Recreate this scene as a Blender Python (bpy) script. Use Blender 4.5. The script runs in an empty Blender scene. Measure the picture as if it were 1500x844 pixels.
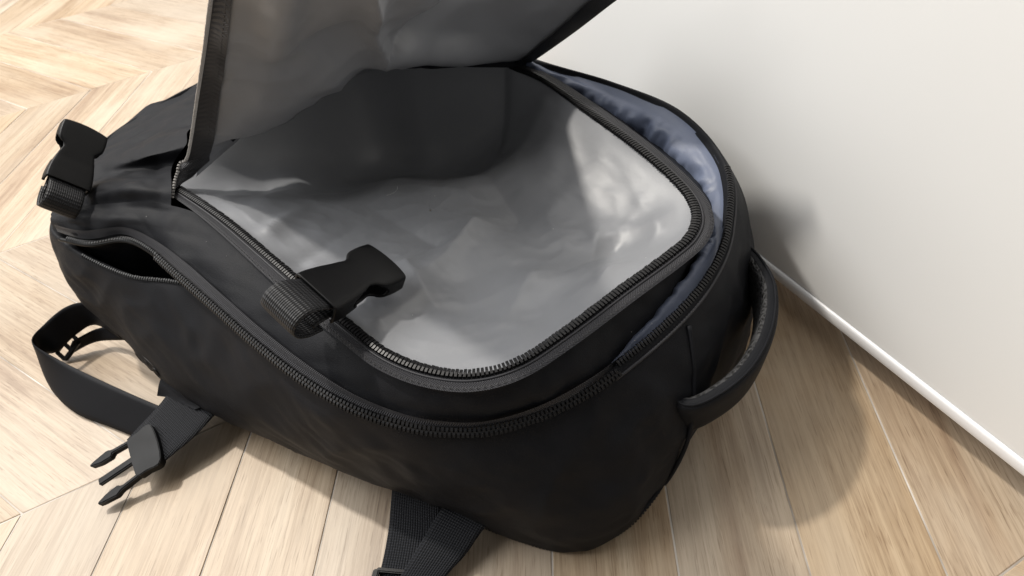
import bpy, bmesh, math, random
from mathutils import Vector, Matrix, noise

random.seed(7)
scene = bpy.context.scene
C = scene.collection
V = Vector

# ------------------------------------------------------------------ camera, light, exposure
cam_d = bpy.data.cameras.new('camera')
cam = bpy.data.objects.new('camera', cam_d)
C.objects.link(cam)
scene.camera = cam
CX = V((0.989298, -0.100572, -0.105721)); CU = V((0.145911, 0.681893, 0.716739)); CB = V((0.0, -0.724518, 0.689254))
cam.matrix_world = Matrix(((CX.x, CU.x, CB.x, 0), (CX.y, CU.y, CB.y, 0), (CX.z, CU.z, CB.z, 0.48), (0, 0, 0, 1)))
cam_d.sensor_width = 36
cam_d.lens = 24
cam_d.clip_start = 0.01
cam_d.clip_end = 50
cam_d.dof.use_dof = True
cam_d.dof.focus_distance = 0.45
cam_d.dof.aperture_fstop = 16.0

world = bpy.data.worlds.new('World')
scene.world = world
world.use_nodes = True
world.node_tree.nodes['Background'].inputs[0].default_value = (1.0, 0.97, 0.93, 1)
world.node_tree.nodes['Background'].inputs[1].default_value = 0.19

def lamp(name, loc, target, power, size, col, shape='DISK'):
    d = bpy.data.lights.new(name, 'AREA')
    d.shape = shape; d.size = size; d.energy = power; d.color = col
    o = bpy.data.objects.new(name, d); C.objects.link(o)
    o.location = loc
    o.rotation_euler = (V(target) - V(loc)).to_track_quat('-Z', 'Y').to_euler()
    return o
lamp('ceiling_lamp', (-1.26, 1.38, 2.45), (0, 0.4, 0.1), 62, 0.15, (1.0, 0.945, 0.86))
lamp('ceiling_bounce', (-1.5, 2.2, 2.4), (-0.1, 0.5, 0.0), 84, 3.4, (1.0, 0.98, 0.96), 'SQUARE')
lamp('left_fill', (-2.3, 0.7, 2.3), (0.1, 0.4, 0.15), 64, 2.0, (0.99, 0.985, 0.97), 'SQUARE')  # added soft fill from upper left to brighten the door; no window known there

scene.view_settings.view_transform = 'Standard'
scene.view_settings.look = 'None'
scene.view_settings.exposure = 0.0
scene.view_settings.gamma = 1.0
scene.cycles.use_denoising = True

# ------------------------------------------------------------------ materials
def mat(name):
    m = bpy.data.materials.new(name); m.use_nodes = True
    nt = m.node_tree
    return m, nt, nt.nodes['Principled BSDF']
def N(nt, typ, **kw):
    n = nt.nodes.new(typ)
    for k, v in kw.items():
        if k in n.inputs: n.inputs[k].default_value = v
        else: setattr(n, k, v)
    return n
def L(nt, a, b): nt.links.new(a, b)
def math_node(nt, op, a=None, b=None):
    n = nt.nodes.new('ShaderNodeMath'); n.operation = op
    for i, x in enumerate((a, b)):
        if x is None: continue
        if isinstance(x, (int, float)): n.inputs[i].default_value = x
        else: nt.links.new(x, n.inputs[i])
    return n.outputs[0]
def ramp(nt, fac, stops):
    r = nt.nodes.new('ShaderNodeValToRGB')
    e = r.color_ramp.elements
    e[0].position, e[0].color = stops[0][0], stops[0][1]
    e[1].position, e[1].color = stops[1][0], stops[1][1]
    for p, c in stops[2:]:
        q = e.new(p); q.color = c
    L(nt, fac, r.inputs[0])
    return r.outputs[0]
def g(v, b=0.0): return (v, v, v * (1 + b), 1)

def fabric(name, col, rough, weave=900.0, bump=0.15, sheen=0.0, spec=0.4, wr=0.3, var=0.15, wscale=28.0):
    m, nt, b = mat(name)
    tc = N(nt, 'ShaderNodeTexCoord')
    n1 = N(nt, 'ShaderNodeTexNoise', Scale=wscale, Detail=5.0, Roughness=0.55)
    n2 = N(nt, 'ShaderNodeTexNoise', Scale=weave, Detail=2.0)
    L(nt, tc.outputs['Object'], n1.inputs['Vector']); L(nt, tc.outputs['Object'], n2.inputs['Vector'])
    c = ramp(nt, n1.outputs[0], [(0.3, tuple(x * (1 - var) for x in col) + (1,)), (0.7, tuple(min(1, x * (1 + var)) for x in col) + (1,))])
    L(nt, c, b.inputs['Base Color'])
    r = math_node(nt, 'MULTIPLY_ADD', n1.outputs[0], 0.16); r.node.inputs[2].default_value = rough - 0.08
    L(nt, r, b.inputs['Roughness'])
    b.inputs['Specular IOR Level'].default_value = spec
    if sheen:
        b.inputs['Sheen Weight'].default_value = sheen; b.inputs['Sheen Roughness'].default_value = 0.4
    b1 = N(nt, 'ShaderNodeBump', Strength=wr, Distance=0.004); L(nt, n1.outputs[0], b1.inputs['Height'])
    b2 = N(nt, 'ShaderNodeBump', Strength=bump, Distance=0.0006); L(nt, n2.outputs[0], b2.inputs['Height'])
    L(nt, b1.outputs[0], b2.inputs['Normal']); L(nt, b2.outputs[0], b.inputs['Normal'])
    return m

def weave_mat(name, col, pitch_u, pitch_v, rough=0.55, diag=False, spec=0.4, amp=0.0007, lit=2.2):
    """woven webbing / zip tape: threads over the metre-scaled UV"""
    m, nt, b = mat(name)
    uv = N(nt, 'ShaderNodeUVMap')
    sp = N(nt, 'ShaderNodeSeparateXYZ'); L(nt, uv.outputs[0], sp.inputs[0])
    u, v = sp.outputs[0], sp.outputs[1]
    if diag:   # herringbone
        tri = math_node(nt, 'PINGPONG', v, pitch_v)
        s = math_node(nt, 'ADD', u, tri)
        h = math_node(nt, 'SINE', math_node(nt, 'MULTIPLY', s, 2 * math.pi / pitch_u))
    else:
        a = math_node(nt, 'SINE', math_node(nt, 'MULTIPLY', u, 2 * math.pi / pitch_u))
        c = math_node(nt, 'SINE', math_node(nt, 'MULTIPLY', v, 2 * math.pi / pitch_v))
        h = math_node(nt, 'MULTIPLY', a, c)
        h = math_node(nt, 'MULTIPLY_ADD', c, 0.5); h.node.inputs[2].default_value = 0.0
        h = math_node(nt, 'ADD', h, math_node(nt, 'MULTIPLY', a, 0.5))
    f = math_node(nt, 'MULTIPLY_ADD', h, 0.5); f.node.inputs[2].default_value = 0.5
    cc = ramp(nt, f, [(0.2, tuple(x * 0.6 for x in col) + (1,)), (0.9, tuple(x * lit for x in col) + (1,))])
    L(nt, cc, b.inputs['Base Color'])
    b.inputs['Roughness'].default_value = rough
    b.inputs['Specular IOR Level'].default_value = spec
    bp = N(nt, 'ShaderNodeBump', Strength=0.9, Distance=amp); L(nt, f, bp.inputs['Height'])
    L(nt, bp.outputs[0], b.inputs['Normal'])
    return m

def plastic(name, col, rough, spec=0.5):
    m, nt, b = mat(name)
    tc = N(nt, 'ShaderNodeTexCoord')
    n = N(nt, 'ShaderNodeTexNoise', Scale=1500.0, Detail=2.0); L(nt, tc.outputs['Object'], n.inputs['Vector'])
    n2 = N(nt, 'ShaderNodeTexNoise', Scale=60.0, Detail=4.0); L(nt, tc.outputs['Object'], n2.inputs['Vector'])
    b.inputs['Base Color'].default_value = col
    r = math_node(nt, 'MULTIPLY_ADD', n2.outputs[0], 0.2); r.node.inputs[2].default_value = rough - 0.1
    L(nt, r, b.inputs['Roughness'])
    b.inputs['Specular IOR Level'].default_value = spec
    bp = N(nt, 'ShaderNodeBump', Strength=0.12, Distance=0.0003); L(nt, n.outputs[0], bp.inputs['Height'])
    L(nt, bp.outputs[0], b.inputs['Normal'])
    return m

M = {}
M['nylon'] = fabric('black_nylon', (0.0118, 0.0124, 0.0148), 0.54, spec=0.10, wr=0.08, wscale=40.0, bump=0.45, weave=1500.0)
M['nylon_in'] = fabric('black_lining', (0.004, 0.004, 0.005), 0.7, spec=0.06)
M['lining'] = fabric('grey_satin_lining', (0.222, 0.229, 0.246), 0.43, spec=0.65, wr=0.12, var=0.05, bump=0.08, wscale=18)
M['blue'] = fabric('blue_grey_lining', (0.125, 0.148, 0.215), 0.45, spec=0.4, wr=0.25, var=0.10, wscale=30)
M['web'] = weave_mat('black_webbing', (0.0055, 0.006, 0.0078), 0.0019, 0.0019, lit=3.0, spec=0.2)
M['webroll'] = weave_mat('ribbed_webbing', (0.006, 0.0062, 0.0072), 0.0030, 0.0016, lit=3.4)
M['tape'] = weave_mat('zip_tape', (0.016, 0.016, 0.019), 0.0016, 0.0032, diag=True, lit=2.6, amp=0.0005)
M['tape_grey'] = weave_mat('flap_tape', (0.026, 0.026, 0.029), 0.0018, 0.0034, diag=True, lit=2.0, amp=0.0005)
M['teeth_glint'] = plastic('glint_zip_teeth', (0.30, 0.29, 0.28, 1), 0.3, 0.6)  # flap zip teeth: their glints are put into the base colour as pale grey
M['smooth_web'] = fabric('flat_elastic_strap', (0.0085, 0.0090, 0.0112), 0.6, spec=0.14, wr=0.05, var=0.08)
M['plastic'] = plastic('black_plastic', (0.0050, 0.0050, 0.0056, 1), 0.42, 0.17)
M['teeth'] = plastic('black_zip_teeth', (0.010, 0.010, 0.011, 1), 0.36, 0.26)
M['thread2'] = plastic('clear_pin', (0.45, 0.40, 0.33, 1), 0.3)
M['thread'] = plastic('thread', (0.03, 0.03, 0.032, 1), 0.6)

# handle mesh pad: diamond lattice relief
def mesh_mat():
    m, nt, b = mat('spacer_mesh')
    uv = N(nt, 'ShaderNodeUVMap')
    mp = N(nt, 'ShaderNodeMapping'); mp.inputs['Scale'].default_value = (170, 230, 1)
    mp.inputs['Rotation'].default_value = (0, 0, 0.78)
    L(nt, uv.outputs[0], mp.inputs[0])
    vo = N(nt, 'ShaderNodeTexVoronoi', Scale=1.4, feature='DISTANCE_TO_EDGE'); L(nt, mp.outputs[0], vo.inputs['Vector'])
    c = ramp(nt, vo.outputs[0], [(0.06, (0.03, 0.03, 0.032, 1)), (0.22, (0.002, 0.002, 0.002, 1))])
    L(nt, c, b.inputs['Base Color']); b.inputs['Roughness'].default_value = 0.6
    bp = N(nt, 'ShaderNodeBump', Strength=1.0, Distance=0.002, invert=True); L(nt, vo.outputs[0], bp.inputs['Height'])
    L(nt, bp.outputs[0], b.inputs['Normal'])
    return m
M['mesh'] = mesh_mat()

def wood_mat():
    m, nt, b = mat('pale_oak_plank')
    uv = N(nt, 'ShaderNodeUVMap')
    oi = N(nt, 'ShaderNodeObjectInfo')
    off = N(nt, 'ShaderNodeVectorMath', operation='SCALE')
    cmb = N(nt, 'ShaderNodeCombineXYZ')
    L(nt, oi.outputs['Random'], cmb.inputs[0]); L(nt, oi.outputs['Random'], cmb.inputs[1]); L(nt, oi.outputs['Random'], cmb.inputs[2])
    L(nt, cmb.outputs[0], off.inputs[0]); off.inputs['Scale'].default_value = 37.0
    add = N(nt, 'ShaderNodeVectorMath', operation='ADD'); L(nt, uv.outputs[0], add.inputs[0]); L(nt, off.outputs[0], add.inputs[1])
    def noi(sc, scale, detail, dist=0.0, rough=0.55):
        mp = N(nt, 'ShaderNodeMapping'); mp.inputs['Scale'].default_value = sc
        L(nt, add.outputs[0], mp.inputs[0])
        n = N(nt, 'ShaderNodeTexNoise', Scale=scale, Detail=detail, Distortion=dist, Roughness=rough)
        L(nt, mp.outputs[0], n.inputs['Vector']); return n.outputs[0]
    broad = noi((1.2, 17, 1), 1.0, 5, 1.0)
    grain = noi((5, 120, 1), 1.0, 6, 1.2, 0.65)
    fine = noi((14, 520, 1), 1.0, 6, 0.8, 0.7)
    pore = noi((45, 800, 1), 1.0, 2)
    blot = noi((5, 9, 1), 1.0, 4, 0.3)
    c1 = ramp(nt, broad, [(0.30, (0.34, 0.215, 0.118, 1)), (0.58, (0.53, 0.405, 0.268, 1)), (0.43, (0.465, 0.335, 0.205, 1)), (0.75, (0.60, 0.485, 0.345, 1))])
    c2 = ramp(nt, grain, [(0.36, (0.66, 0.60, 0.54, 1)), (0.55, (1, 1, 1, 1))])
    mx = N(nt, 'ShaderNodeMix', data_type='RGBA', blend_type='MULTIPLY'); mx.inputs[0].default_value = 0.65
    L(nt, c1, mx.inputs[6]); L(nt, c2, mx.inputs[7])
    c3 = ramp(nt, fine, [(0.38, (0.74, 0.70, 0.66, 1)), (0.56, (1, 1, 1, 1))])
    m2 = N(nt, 'ShaderNodeMix', data_type='RGBA', blend_type='MULTIPLY'); m2.inputs[0].default_value = 0.8
    L(nt, mx.outputs[2], m2.inputs[6]); L(nt, c3, m2.inputs[7])
    mp_ = N(nt, 'ShaderNodeMix', data_type='RGBA', blend_type='MULTIPLY'); mp_.inputs[0].default_value = 0.8
    L(nt, m2.outputs[2], mp_.inputs[6]); L(nt, ramp(nt, pore, [(0.32, (0.62, 0.56, 0.50, 1)), (0.40, (1, 1, 1, 1))]), mp_.inputs[7]); m2 = mp_
    # greyer, paler patches and a slight tone of its own for each plank
    m3 = N(nt, 'ShaderNodeMix', data_type='RGBA', blend_type='MIX'); m3.inputs[7].default_value = (0.52, 0.42, 0.305, 1)
    f = ramp(nt, blot, [(0.45, (0, 0, 0, 1)), (0.72, (0.75, 0.75, 0.75, 1))]); L(nt, f, m3.inputs[0]); L(nt, m2.outputs[2], m3.inputs[6])
    hs = N(nt, 'ShaderNodeHueSaturation')
    rv = math_node(nt, 'MULTIPLY_ADD', oi.outputs['Random'], 0.16); rv.node.inputs[2].default_value = 0.92
    rs = math_node(nt, 'MULTIPLY_ADD', math_node(nt, 'FRACT', math_node(nt, 'MULTIPLY', oi.outputs['Random'], 7.3)), 0.3); rs.node.inputs[2].default_value = 0.72
    L(nt, rv, hs.inputs['Value']); L(nt, rs, hs.inputs['Saturation']); L(nt, m3.outputs[2], hs.inputs['Color'])
    L(nt, hs.outputs[0], b.inputs['Base Color'])
    rr = math_node(nt, 'MULTIPLY_ADD', blot, 0.18); rr.node.inputs[2].default_value = 0.36
    L(nt, rr, b.inputs['Roughness']); b.inputs['Specular IOR Level'].default_value = 0.45
    bp = N(nt, 'ShaderNodeBump', Strength=0.22, Distance=0.0008); L(nt, grain, bp.inputs['Height'])
    L(nt, bp.outputs[0], b.inputs['Normal'])
    return m
M['wood'] = wood_mat()
def grout_mat():
    m, nt, b = mat('grout')
    tc = N(nt, 'ShaderNodeTexCoord'); n = N(nt, 'ShaderNodeTexNoise', Scale=14.0, Detail=5.0)
    L(nt, tc.outputs['Object'], n.inputs['Vector'])
    L(nt, ramp(nt, n.outputs[0], [(0.35, (0.30, 0.26, 0.22, 1)), (0.65, (0.66, 0.62, 0.57, 1))]), b.inputs['Base Color'])
    b.inputs['Roughness'].default_value = 0.8
    return m
M['grout'] = grout_mat()
def paint_mat(name, col, rough, sc):
    m, nt, b = mat(name)
    tc = N(nt, 'ShaderNodeTexCoord'); n = N(nt, 'ShaderNodeTexNoise', Scale=sc, Detail=3.0)
    n2 = N(nt, 'ShaderNodeTexNoise', Scale=2.5, Detail=3.0)
    L(nt, tc.outputs['Object'], n.inputs['Vector']); L(nt, tc.outputs['Object'], n2.inputs['Vector'])
    L(nt, ramp(nt, n2.outputs[0], [(0.3, tuple(x * 0.975 for x in col) + (1,)), (0.7, col + (1,))]), b.inputs['Base Color'])
    b.inputs['Roughness'].default_value = rough
    bp = N(nt, 'ShaderNodeBump', Strength=0.05, Distance=0.0005); L(nt, n.outputs[0], bp.inputs['Height'])
    L(nt, bp.outputs[0], b.inputs['Normal'])
    return m
M['door'] = paint_mat('door_paint', (0.84, 0.842, 0.835), 0.40, 420)
M['edge'] = paint_mat('edge_band', (0.86, 0.86, 0.87), 0.3, 200)

# ------------------------------------------------------------------ mesh helpers
def link(name, me, m, parent=None, smooth=True):
    o = bpy.data.objects.new(name, me); C.objects.link(o)
    if m: me.materials.append(M[m])
    if parent: o.parent = parent
    if smooth: me.polygons.foreach_set('use_smooth', [True] * len(me.polygons))
    return o
def mesh(name, vs, fs, m, parent=None, smooth=True, uvs=None):
    me = bpy.data.meshes.new(name)
    me.from_pydata([tuple(v) for v in vs], [], fs)
    if uvs is not None:
        ul = me.uv_layers.new(name='UVMap')
        for li, lp in enumerate(me.loops): ul.data[li].uv = uvs[lp.vertex_index]
    me.update()
    return link(name, me, m, parent, smooth)
def cr1(p0, p1, p2, p3, t):
    return 0.5 * ((2 * p1) + (p2 - p0) * t + (2 * p0 - 5 * p1 + 4 * p2 - p3) * t * t + (3 * p1 - p0 - 3 * p2 + p3) * t ** 3)
def cr(pts, x, closed=False):
    """Catmull-Rom at station x"""
    n = len(pts)
    if closed:
        x %= n; i = int(math.floor(x)); t = x - i
        return cr1(pts[(i - 1) % n], pts[i % n], pts[(i + 1) % n], pts[(i + 2) % n], t)
    x = min(max(x, 0), n - 1); i = min(int(x), n - 2); t = x - i
    a = pts[i - 1] if i > 0 else pts[0] * 2 - pts[1]
    d = pts[i + 2] if i + 2 < n else pts[-1] * 2 - pts[-2]
    return cr1(a, pts[i], pts[i + 1], d, t)
def vv(pts): return [V(p) for p in pts]
class Patch:
    """bicubic surface through rails of control points; ev(u station, v rail)"""
    def __init__(s, rails, closed=False): s.r = [vv(r) for r in rails]; s.closed = closed
    def ev(s, u, v): return cr([cr(r, u, s.closed) for r in s.r], v)
    def nor(s, u, v, e=0.03):
        a = s.ev(u + e, v) - s.ev(u - e, v)
        lo, hi = max(v - e, 0), min(v + e, len(s.r) - 1)
        b = s.ev(u, hi) - s.ev(u, lo)
        n = a.cross(b)
        return n.normalized() if n.length > 1e-12 else V((0, 0, 1))
def grid(name, fn, u0, u1, v0, v1, nu, nv, m, parent, closed=False, disp=None):
    P_ = [[fn(u0 + (u1 - u0) * i / nu, v0 + (v1 - v0) * j / nv) for j in range(nv + 1)] for i in range(nu if closed else nu + 1)]
    n_i = len(P_)
    if disp:
        out = []
        for i in range(n_i):
            row = []
            for j in range(nv + 1):
                a = P_[(i + 1) % n_i if closed else min(i + 1, n_i - 1)][j] - P_[(i - 1) % n_i if closed else max(i - 1, 0)][j]
                b = P_[i][min(j + 1, nv)] - P_[i][max(j - 1, 0)]
                nn = a.cross(b); nn = nn.normalized() if nn.length > 1e-12 else V((0, 0, 1))
                row.append(P_[i][j] + nn * disp(P_[i][j], u0 + (u1 - u0) * i / nu, v0 + (v1 - v0) * j / nv))
            out.append(row)
        P_ = out
    vs, uvs = [], []
    ul = 0
    for i in range(n_i):
        if i: ul += (P_[i][nv // 2] - P_[i - 1][nv // 2]).length
        vl = 0
        for j in range(nv + 1):
            if j: vl += (P_[i][j] - P_[i][j - 1]).length
            vs.append(P_[i][j]); uvs.append((ul, vl))
    fs = []
    for i in range(n_i if closed else n_i - 1):
        for j in range(nv):
            a = i * (nv + 1) + j; b = ((i + 1) % n_i) * (nv + 1) + j
            fs.append((a, b, b + 1, a + 1))
    return mesh(name, vs, fs, m, parent, True, uvs)
def nz(p, s, seed=0.0): return noise.noise(V(p) * s + V((seed, seed * 1.7, -seed)))
def wrinkle(amp, sc, seed=0.0, stretch=(1, 1, 1)):
    def f(p, u, v):
        q = V((p.x * stretch[0], p.y * stretch[1], p.z * stretch[2]))
        a = nz(q, sc, seed); b = 1 - abs(nz(q, sc * 1.9, seed + 5)) * 2
        return amp * (a * 0.7 + b * 0.35 + nz(q, sc * 4, seed + 9) * 0.15)
    return f
def arc_resample(f, a, b, step, dense=600):
    """points on curve f(x) at even arc length"""
    pts = [f(a + (b - a) * i / dense) for i in range(dense + 1)]
    out = [pts[0]]; acc = 0
    for i in range(1, len(pts)):
        p0, p1 = pts[i - 1], pts[i]
        d = (p1 - p0).length
        while d > 0 and acc + d >= step:
            t = (step - acc) / d
            p0 = p0.lerp(p1, t); out.append(p0.copy()); d = (p1 - p0).length; acc = 0
        acc += d
    return out
def teeth(name, pts, upf, wid, length, high, parent, m='teeth', side=None, off=0.0):
    """zip teeth: one bent block for each point; side = None for a closed chain, else the row's side"""
    vs, fs = [], []
    n = len(pts)
    for i, p in enumerate(pts):
        t = (pts[min(i + 1, n - 1)] - pts[max(i - 1, 0)]).normalized()
        up = upf(p); s = t.cross(up).normalized(); up = s.cross(t).normalized()
        if side is None: rows = ((-1, 0.0), (1, length * 0.5))
        else: rows = ((side, 0.0),)
        for sd, sh in rows:
            c = p + t * sh + up * off
            k = len(vs)
            j = 1 + random.uniform(-0.06, 0.06)
            prof = [(-0.12, 0.0), (-0.12, 0.8), (0.35, 1.0), (0.85, 0.8), (1.0, 0.0)]
            for tt in (-0.30, 0.30):
                for a, h in prof:
                    vs.append(c + s * sd * wid * a * j + up * high * h + t * tt * length)
            q = len(prof)
            for x in range(q - 1): fs.append((k + x, k + x + 1, k + q + x + 1, k + q + x))
            fs.append(tuple(k + x for x in range(q))); fs.append(tuple(k + q + x for x in reversed(range(q))))
    o = mesh(name, vs, fs, m, parent, False); o['kind'] = 'stuff'
    return o
def ribbon(name, e1, e2, thick, m, parent, n=60, nw=8, wav=0.0):
    """flat strap between two edge curves"""
    a, b = vv(e1), vv(e2); k = len(a) - 1
    vs, fs, uvs = [], [], []
    ul = 0; prev = None
    rows = []
    for i in range(n + 1):
        x = k * i / n
        p, q = cr(a, x), cr(b, x)
        p2, q2 = cr(a, min(x + 0.02, k)), cr(b, min(x + 0.02, k)); p1, q1 = cr(a, max(x - 0.02, 0)), cr(b, max(x - 0.02, 0))
        t = (p2 + q2 - p1 - q1)
        nn = t.cross(q - p).normalized()
        mid = (p + q) / 2
        if prev is not None: ul += (mid - prev).length
        prev = mid
        w = (q - p).length
        ring = []
        for s in (1, -1):
            for j in (range(nw + 1) if s == 1 else range(nw, -1, -1)):
                f = j / nw
                edge = 1 - 0.5 * (abs(2 * f - 1) ** 8)
                pt = p.lerp(q, f) + nn * (s * thick / 2 * edge + wav * nz(p.lerp(q, f), 60))
                vs.append(pt); uvs.append((ul, f * w))
        rows.append(2 * (nw + 1))
    r = 2 * (nw + 1)
    for i in range(n):
        for j in range(r):
            c0 = i * r + j; c1 = i * r + (j + 1) % r
            fs.append((c0, c1, c1 + r, c0 + r))
    fs.append(tuple(range(r))[::-1]); fs.append(tuple(n * r + j for j in range(r)))
    return mesh(name, vs, fs, m, parent, True, uvs)
def tube(name, pts, rad, m, parent, sides=8, closed=False):
    vs, fs = [], []
    n = len(pts); nrm = None
    for i, p in enumerate(pts):
        t = (pts[(i + 1) % n if closed else min(i + 1, n - 1)] - pts[(i - 1) % n if closed else max(i - 1, 0)]).normalized()
        if nrm is None: nrm = t.orthogonal().normalized()
        nrm = (nrm - t * nrm.dot(t)).normalized(); bi = t.cross(nrm)
        r = rad(i / max(1, n - 1)) if callable(rad) else rad
        for k in range(sides):
            a = 2 * math.pi * k / sides
            vs.append(p + (nrm * math.cos(a) + bi * math.sin(a)) * r)
    for i in range(n if closed else n - 1):
        for k in range(sides):
            a = i * sides + k; b = i * sides + (k + 1) % sides
            c = ((i + 1) % n) * sides
            fs.append((a, b, c + (k + 1) % sides, c + k))
    if not closed:
        fs.append(tuple(range(sides))[::-1]); fs.append(tuple((n - 1) * sides + k for k in range(sides)))
    return mesh(name, vs, fs, m, parent)
def prism(outline, z0, z1, bevel=0.0):
    """bmesh of an outline (xy) extruded between z0 and z1"""
    bm = bmesh.new()
    vsb = [bm.verts.new((x, y, z0)) for x, y in outline]
    f = bm.faces.new(vsb)
    r = bmesh.ops.extrude_face_region(bm, geom=[f])
    for e in r['geom']:
        if isinstance(e, bmesh.types.BMVert): e.co.z = z1
    bmesh.ops.recalc_face_normals(bm, faces=bm.faces)
    if bevel: bmesh.ops.bevel(bm, geom=list(bm.edges), offset=bevel, segments=2, affect='EDGES', clamp_overlap=True)
    return bm
def bm_obj(name, bm, m, parent, mw=None, smooth=True):
    me = bpy.data.meshes.new(name)
    if mw is not None: bm.transform(mw)
    bm.to_mesh(me); bm.free()
    o = link(name, me, m, parent, False)
    if smooth:
        me.polygons.foreach_set('use_smooth', [True] * len(me.polygons))
        me.set_sharp_from_angle(angle=math.radians(40))
    return o
def frame(origin, xdir, ydir):
    x = V(xdir).normalized(); z = x.cross(V(ydir)).normalized(); y = z.cross(x)
    o = V(origin)
    return Matrix(((x.x, y.x, z.x, o.x), (x.y, y.y, z.y, o.y), (x.z, y.z, z.z, o.z), (0, 0, 0, 1)))
def smooth_outline(pts, n=6):
    q = [V((x, y, 0)) for x, y in pts]; k = len(q)
    return [tuple(cr(q, i / n, True))[:2] for i in range(k * n)]
def box(bm, x0, x1, y0, y1, z0, z1, bevel=0.0):
    r = bmesh.ops.create_cube(bm, size=1)
    for v in r['verts']:
        v.co = V((x0 + (v.co.x + .5) * (x1 - x0), y0 + (v.co.y + .5) * (y1 - y0), z0 + (v.co.z + .5) * (z1 - z0)))
    if bevel:
        es = {e for v in r['verts'] for e in v.link_edges}
        bmesh.ops.bevel(bm, geom=list(es), offset=bevel, segments=2, affect='EDGES', clamp_overlap=True)

# ------------------------------------------------------------------ floor: chevron planks
floor = bpy.data.objects.new('floor', None); C.objects.link(floor)
floor['kind'] = 'structure'; floor['label'] = 'pale oak chevron plank floor with thin light joints'
HS = 0.48
A1 = math.radians(7.05); A2 = A1 - math.radians(59.0); AM = (A1 + A2) / 2
ax_n = V((math.sin(AM), math.cos(AM), 0))          # across the seams
ax_s = V((math.cos(AM), -math.sin(AM), 0))         # along the seams
half = (A1 - A2) / 2
S0, SP = 0.085 * HS, 0.876 * HS
pitch = 0.1825 * HS / math.cos(half)
perp1 = V((math.cos(A1), -math.sin(A1), 0))
# along-seam coordinate of one joint on seam 0, from a joint of the near band
p0 = perp1 * (0.492 * HS)
d1 = V((math.sin(A1), math.cos(A1), 0))
p0 = p0 + d1 * ((S0 - p0.dot(ax_n)) / d1.dot(ax_n))
J0 = p0.dot(ax_s)
slab = bmesh.new(); box(slab, -3.2, 1.6, -0.6, 3.6, -0.02, -0.0006)
bm_obj('joint_bed', slab, 'grout', floor, smooth=False)
in_cam = lambda p: (lambda q: (q.z > 0.05 and p.y < 3.4 and p.x > -3.0 and -1.25 * q.z < q.x < 1.05 * q.z and -0.85 * q.z < q.y < 0.66 * q.z))(V(((p - V((0, 0, .48))).dot(CX), (p - V((0, 0, .48))).dot(CU), -(p - V((0, 0, .48))).dot(CB))))
for band in range(-1, 7):
    n0 = S0 + band * SP; n1 = n0 + SP
    sgn = 1 if band % 2 == 0 else -1       # lean of this band
    sh = math.tan(half) * SP * sgn
    base = 0 if band % 2 == 0 else math.tan(half) * SP
    for j in range(-28, 16):
        s0 = J0 + j * pitch + base
        gp = 0.0006
        A_ = ax_n * n0 + ax_s * s0; B_ = A_ + ax_s * pitch
        D_ = ax_n * n1 + ax_s * (s0 + sh); C_ = D_ + ax_s * pitch
        ctr = (A_ + B_ + C_ + D_) / 4
        if not any(in_cam(p) for p in (A_, B_, C_, D_, ctr, (A_ + D_) / 2, (B_ + C_) / 2)): continue
        dl = (D_ - A_).normalized(); dw = V((0, 0, 1)).cross(dl)
        if dw.dot(B_ - A_) < 0: dw = -dw
        # inset
        q = gp / math.cos(half)
        quad = [A_ + ax_s * q + ax_n * gp, B_ - ax_s * q + ax_n * gp, C_ - ax_s * q - ax_n * gp, D_ + ax_s * q - ax_n * gp]
        bev = 0.0007
        inn = [A_ + ax_s * (q + bev) + ax_n * (gp + bev), B_ - ax_s * (q + bev) + ax_n * (gp + bev), C_ - ax_s * (q + bev) - ax_n * (gp + bev), D_ + ax_s * (q + bev) - ax_n * (gp + bev)]
        dz = random.uniform(-0.00025, 0.00025)
        tl = [random.uniform(-0.00015, 0.00015) for _ in range(4)]
        vs = [p + V((0, 0, -0.006)) for p in quad] + [p + V((0, 0, -0.0005 + dz)) for p in quad] + [p + V((0, 0, dz + tl[k])) for k, p in enumerate(inn)]
        fs = [(0, 1, 5, 4), (1, 2, 6, 5), (2, 3, 7, 6), (3, 0, 4, 7), (4, 5, 9, 8), (5, 6, 10, 9), (6, 7, 11, 10), (7, 4, 8, 11), (8, 9, 10, 11)]
        vs = [v - ctr for v in vs]
        uvs = [(v.dot(dl), v.dot(dw)) for v in vs]
        o = mesh('plank', vs, fs, 'wood', floor, False, uvs)
        o.location = ctr

# ------------------------------------------------------------------ white door leaf, hung clear of the floor
door = bpy.data.objects.new('door', None); C.objects.link(door)
door['label'] = 'off-white door leaf with bright bottom edge, standing behind the backpack'; door['category'] = 'door'
DZ = 0.034
dA, dB = V((0.2211, 0.4690, 0.0340)), V((0.3232, 0.2118, 0.0340))
dd = (dB - dA).normalized(); dn = V((dd.y, -dd.x, 0)); dn = -dn if dn.dot(V((1, 0.4, 0))) < 0 else dn   # away from the room
door.location = (dA.x, dA.y, DZ)
mw = frame((0, 0, 0), dd, dn)                 # x along the leaf, y into the wall side, z up
lo, hi = -0.62, 0.42
bm = bmesh.new(); box(bm, lo, hi, 0.0022, 0.042, 0.0105, 1.2, 0.0015)
bm_obj('leaf', bm, 'door', door, mw)
prof = [(0.0022, 0.0), (0.0006, 0.0004), (0.0, 0.0018), (-0.0002, 0.0085), (0.0004, 0.0100), (0.0016, 0.0110), (0.0035, 0.0113), (0.040, 0.0113), (0.040, 0.0)]
vs = [V((x, y, z)) for x in (lo, hi) for y, z in prof]; k = len(prof)
fs = [(i, (i + 1) % k, k + (i + 1) % k, k + i) for i in range(k)] + [tuple(range(k))[::-1], tuple(range(k, 2 * k))]
mesh('bottom_edge', [mw @ v for v in vs], fs, 'edge', door, True).data.set_sharp_from_angle(angle=math.radians(50))

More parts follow.
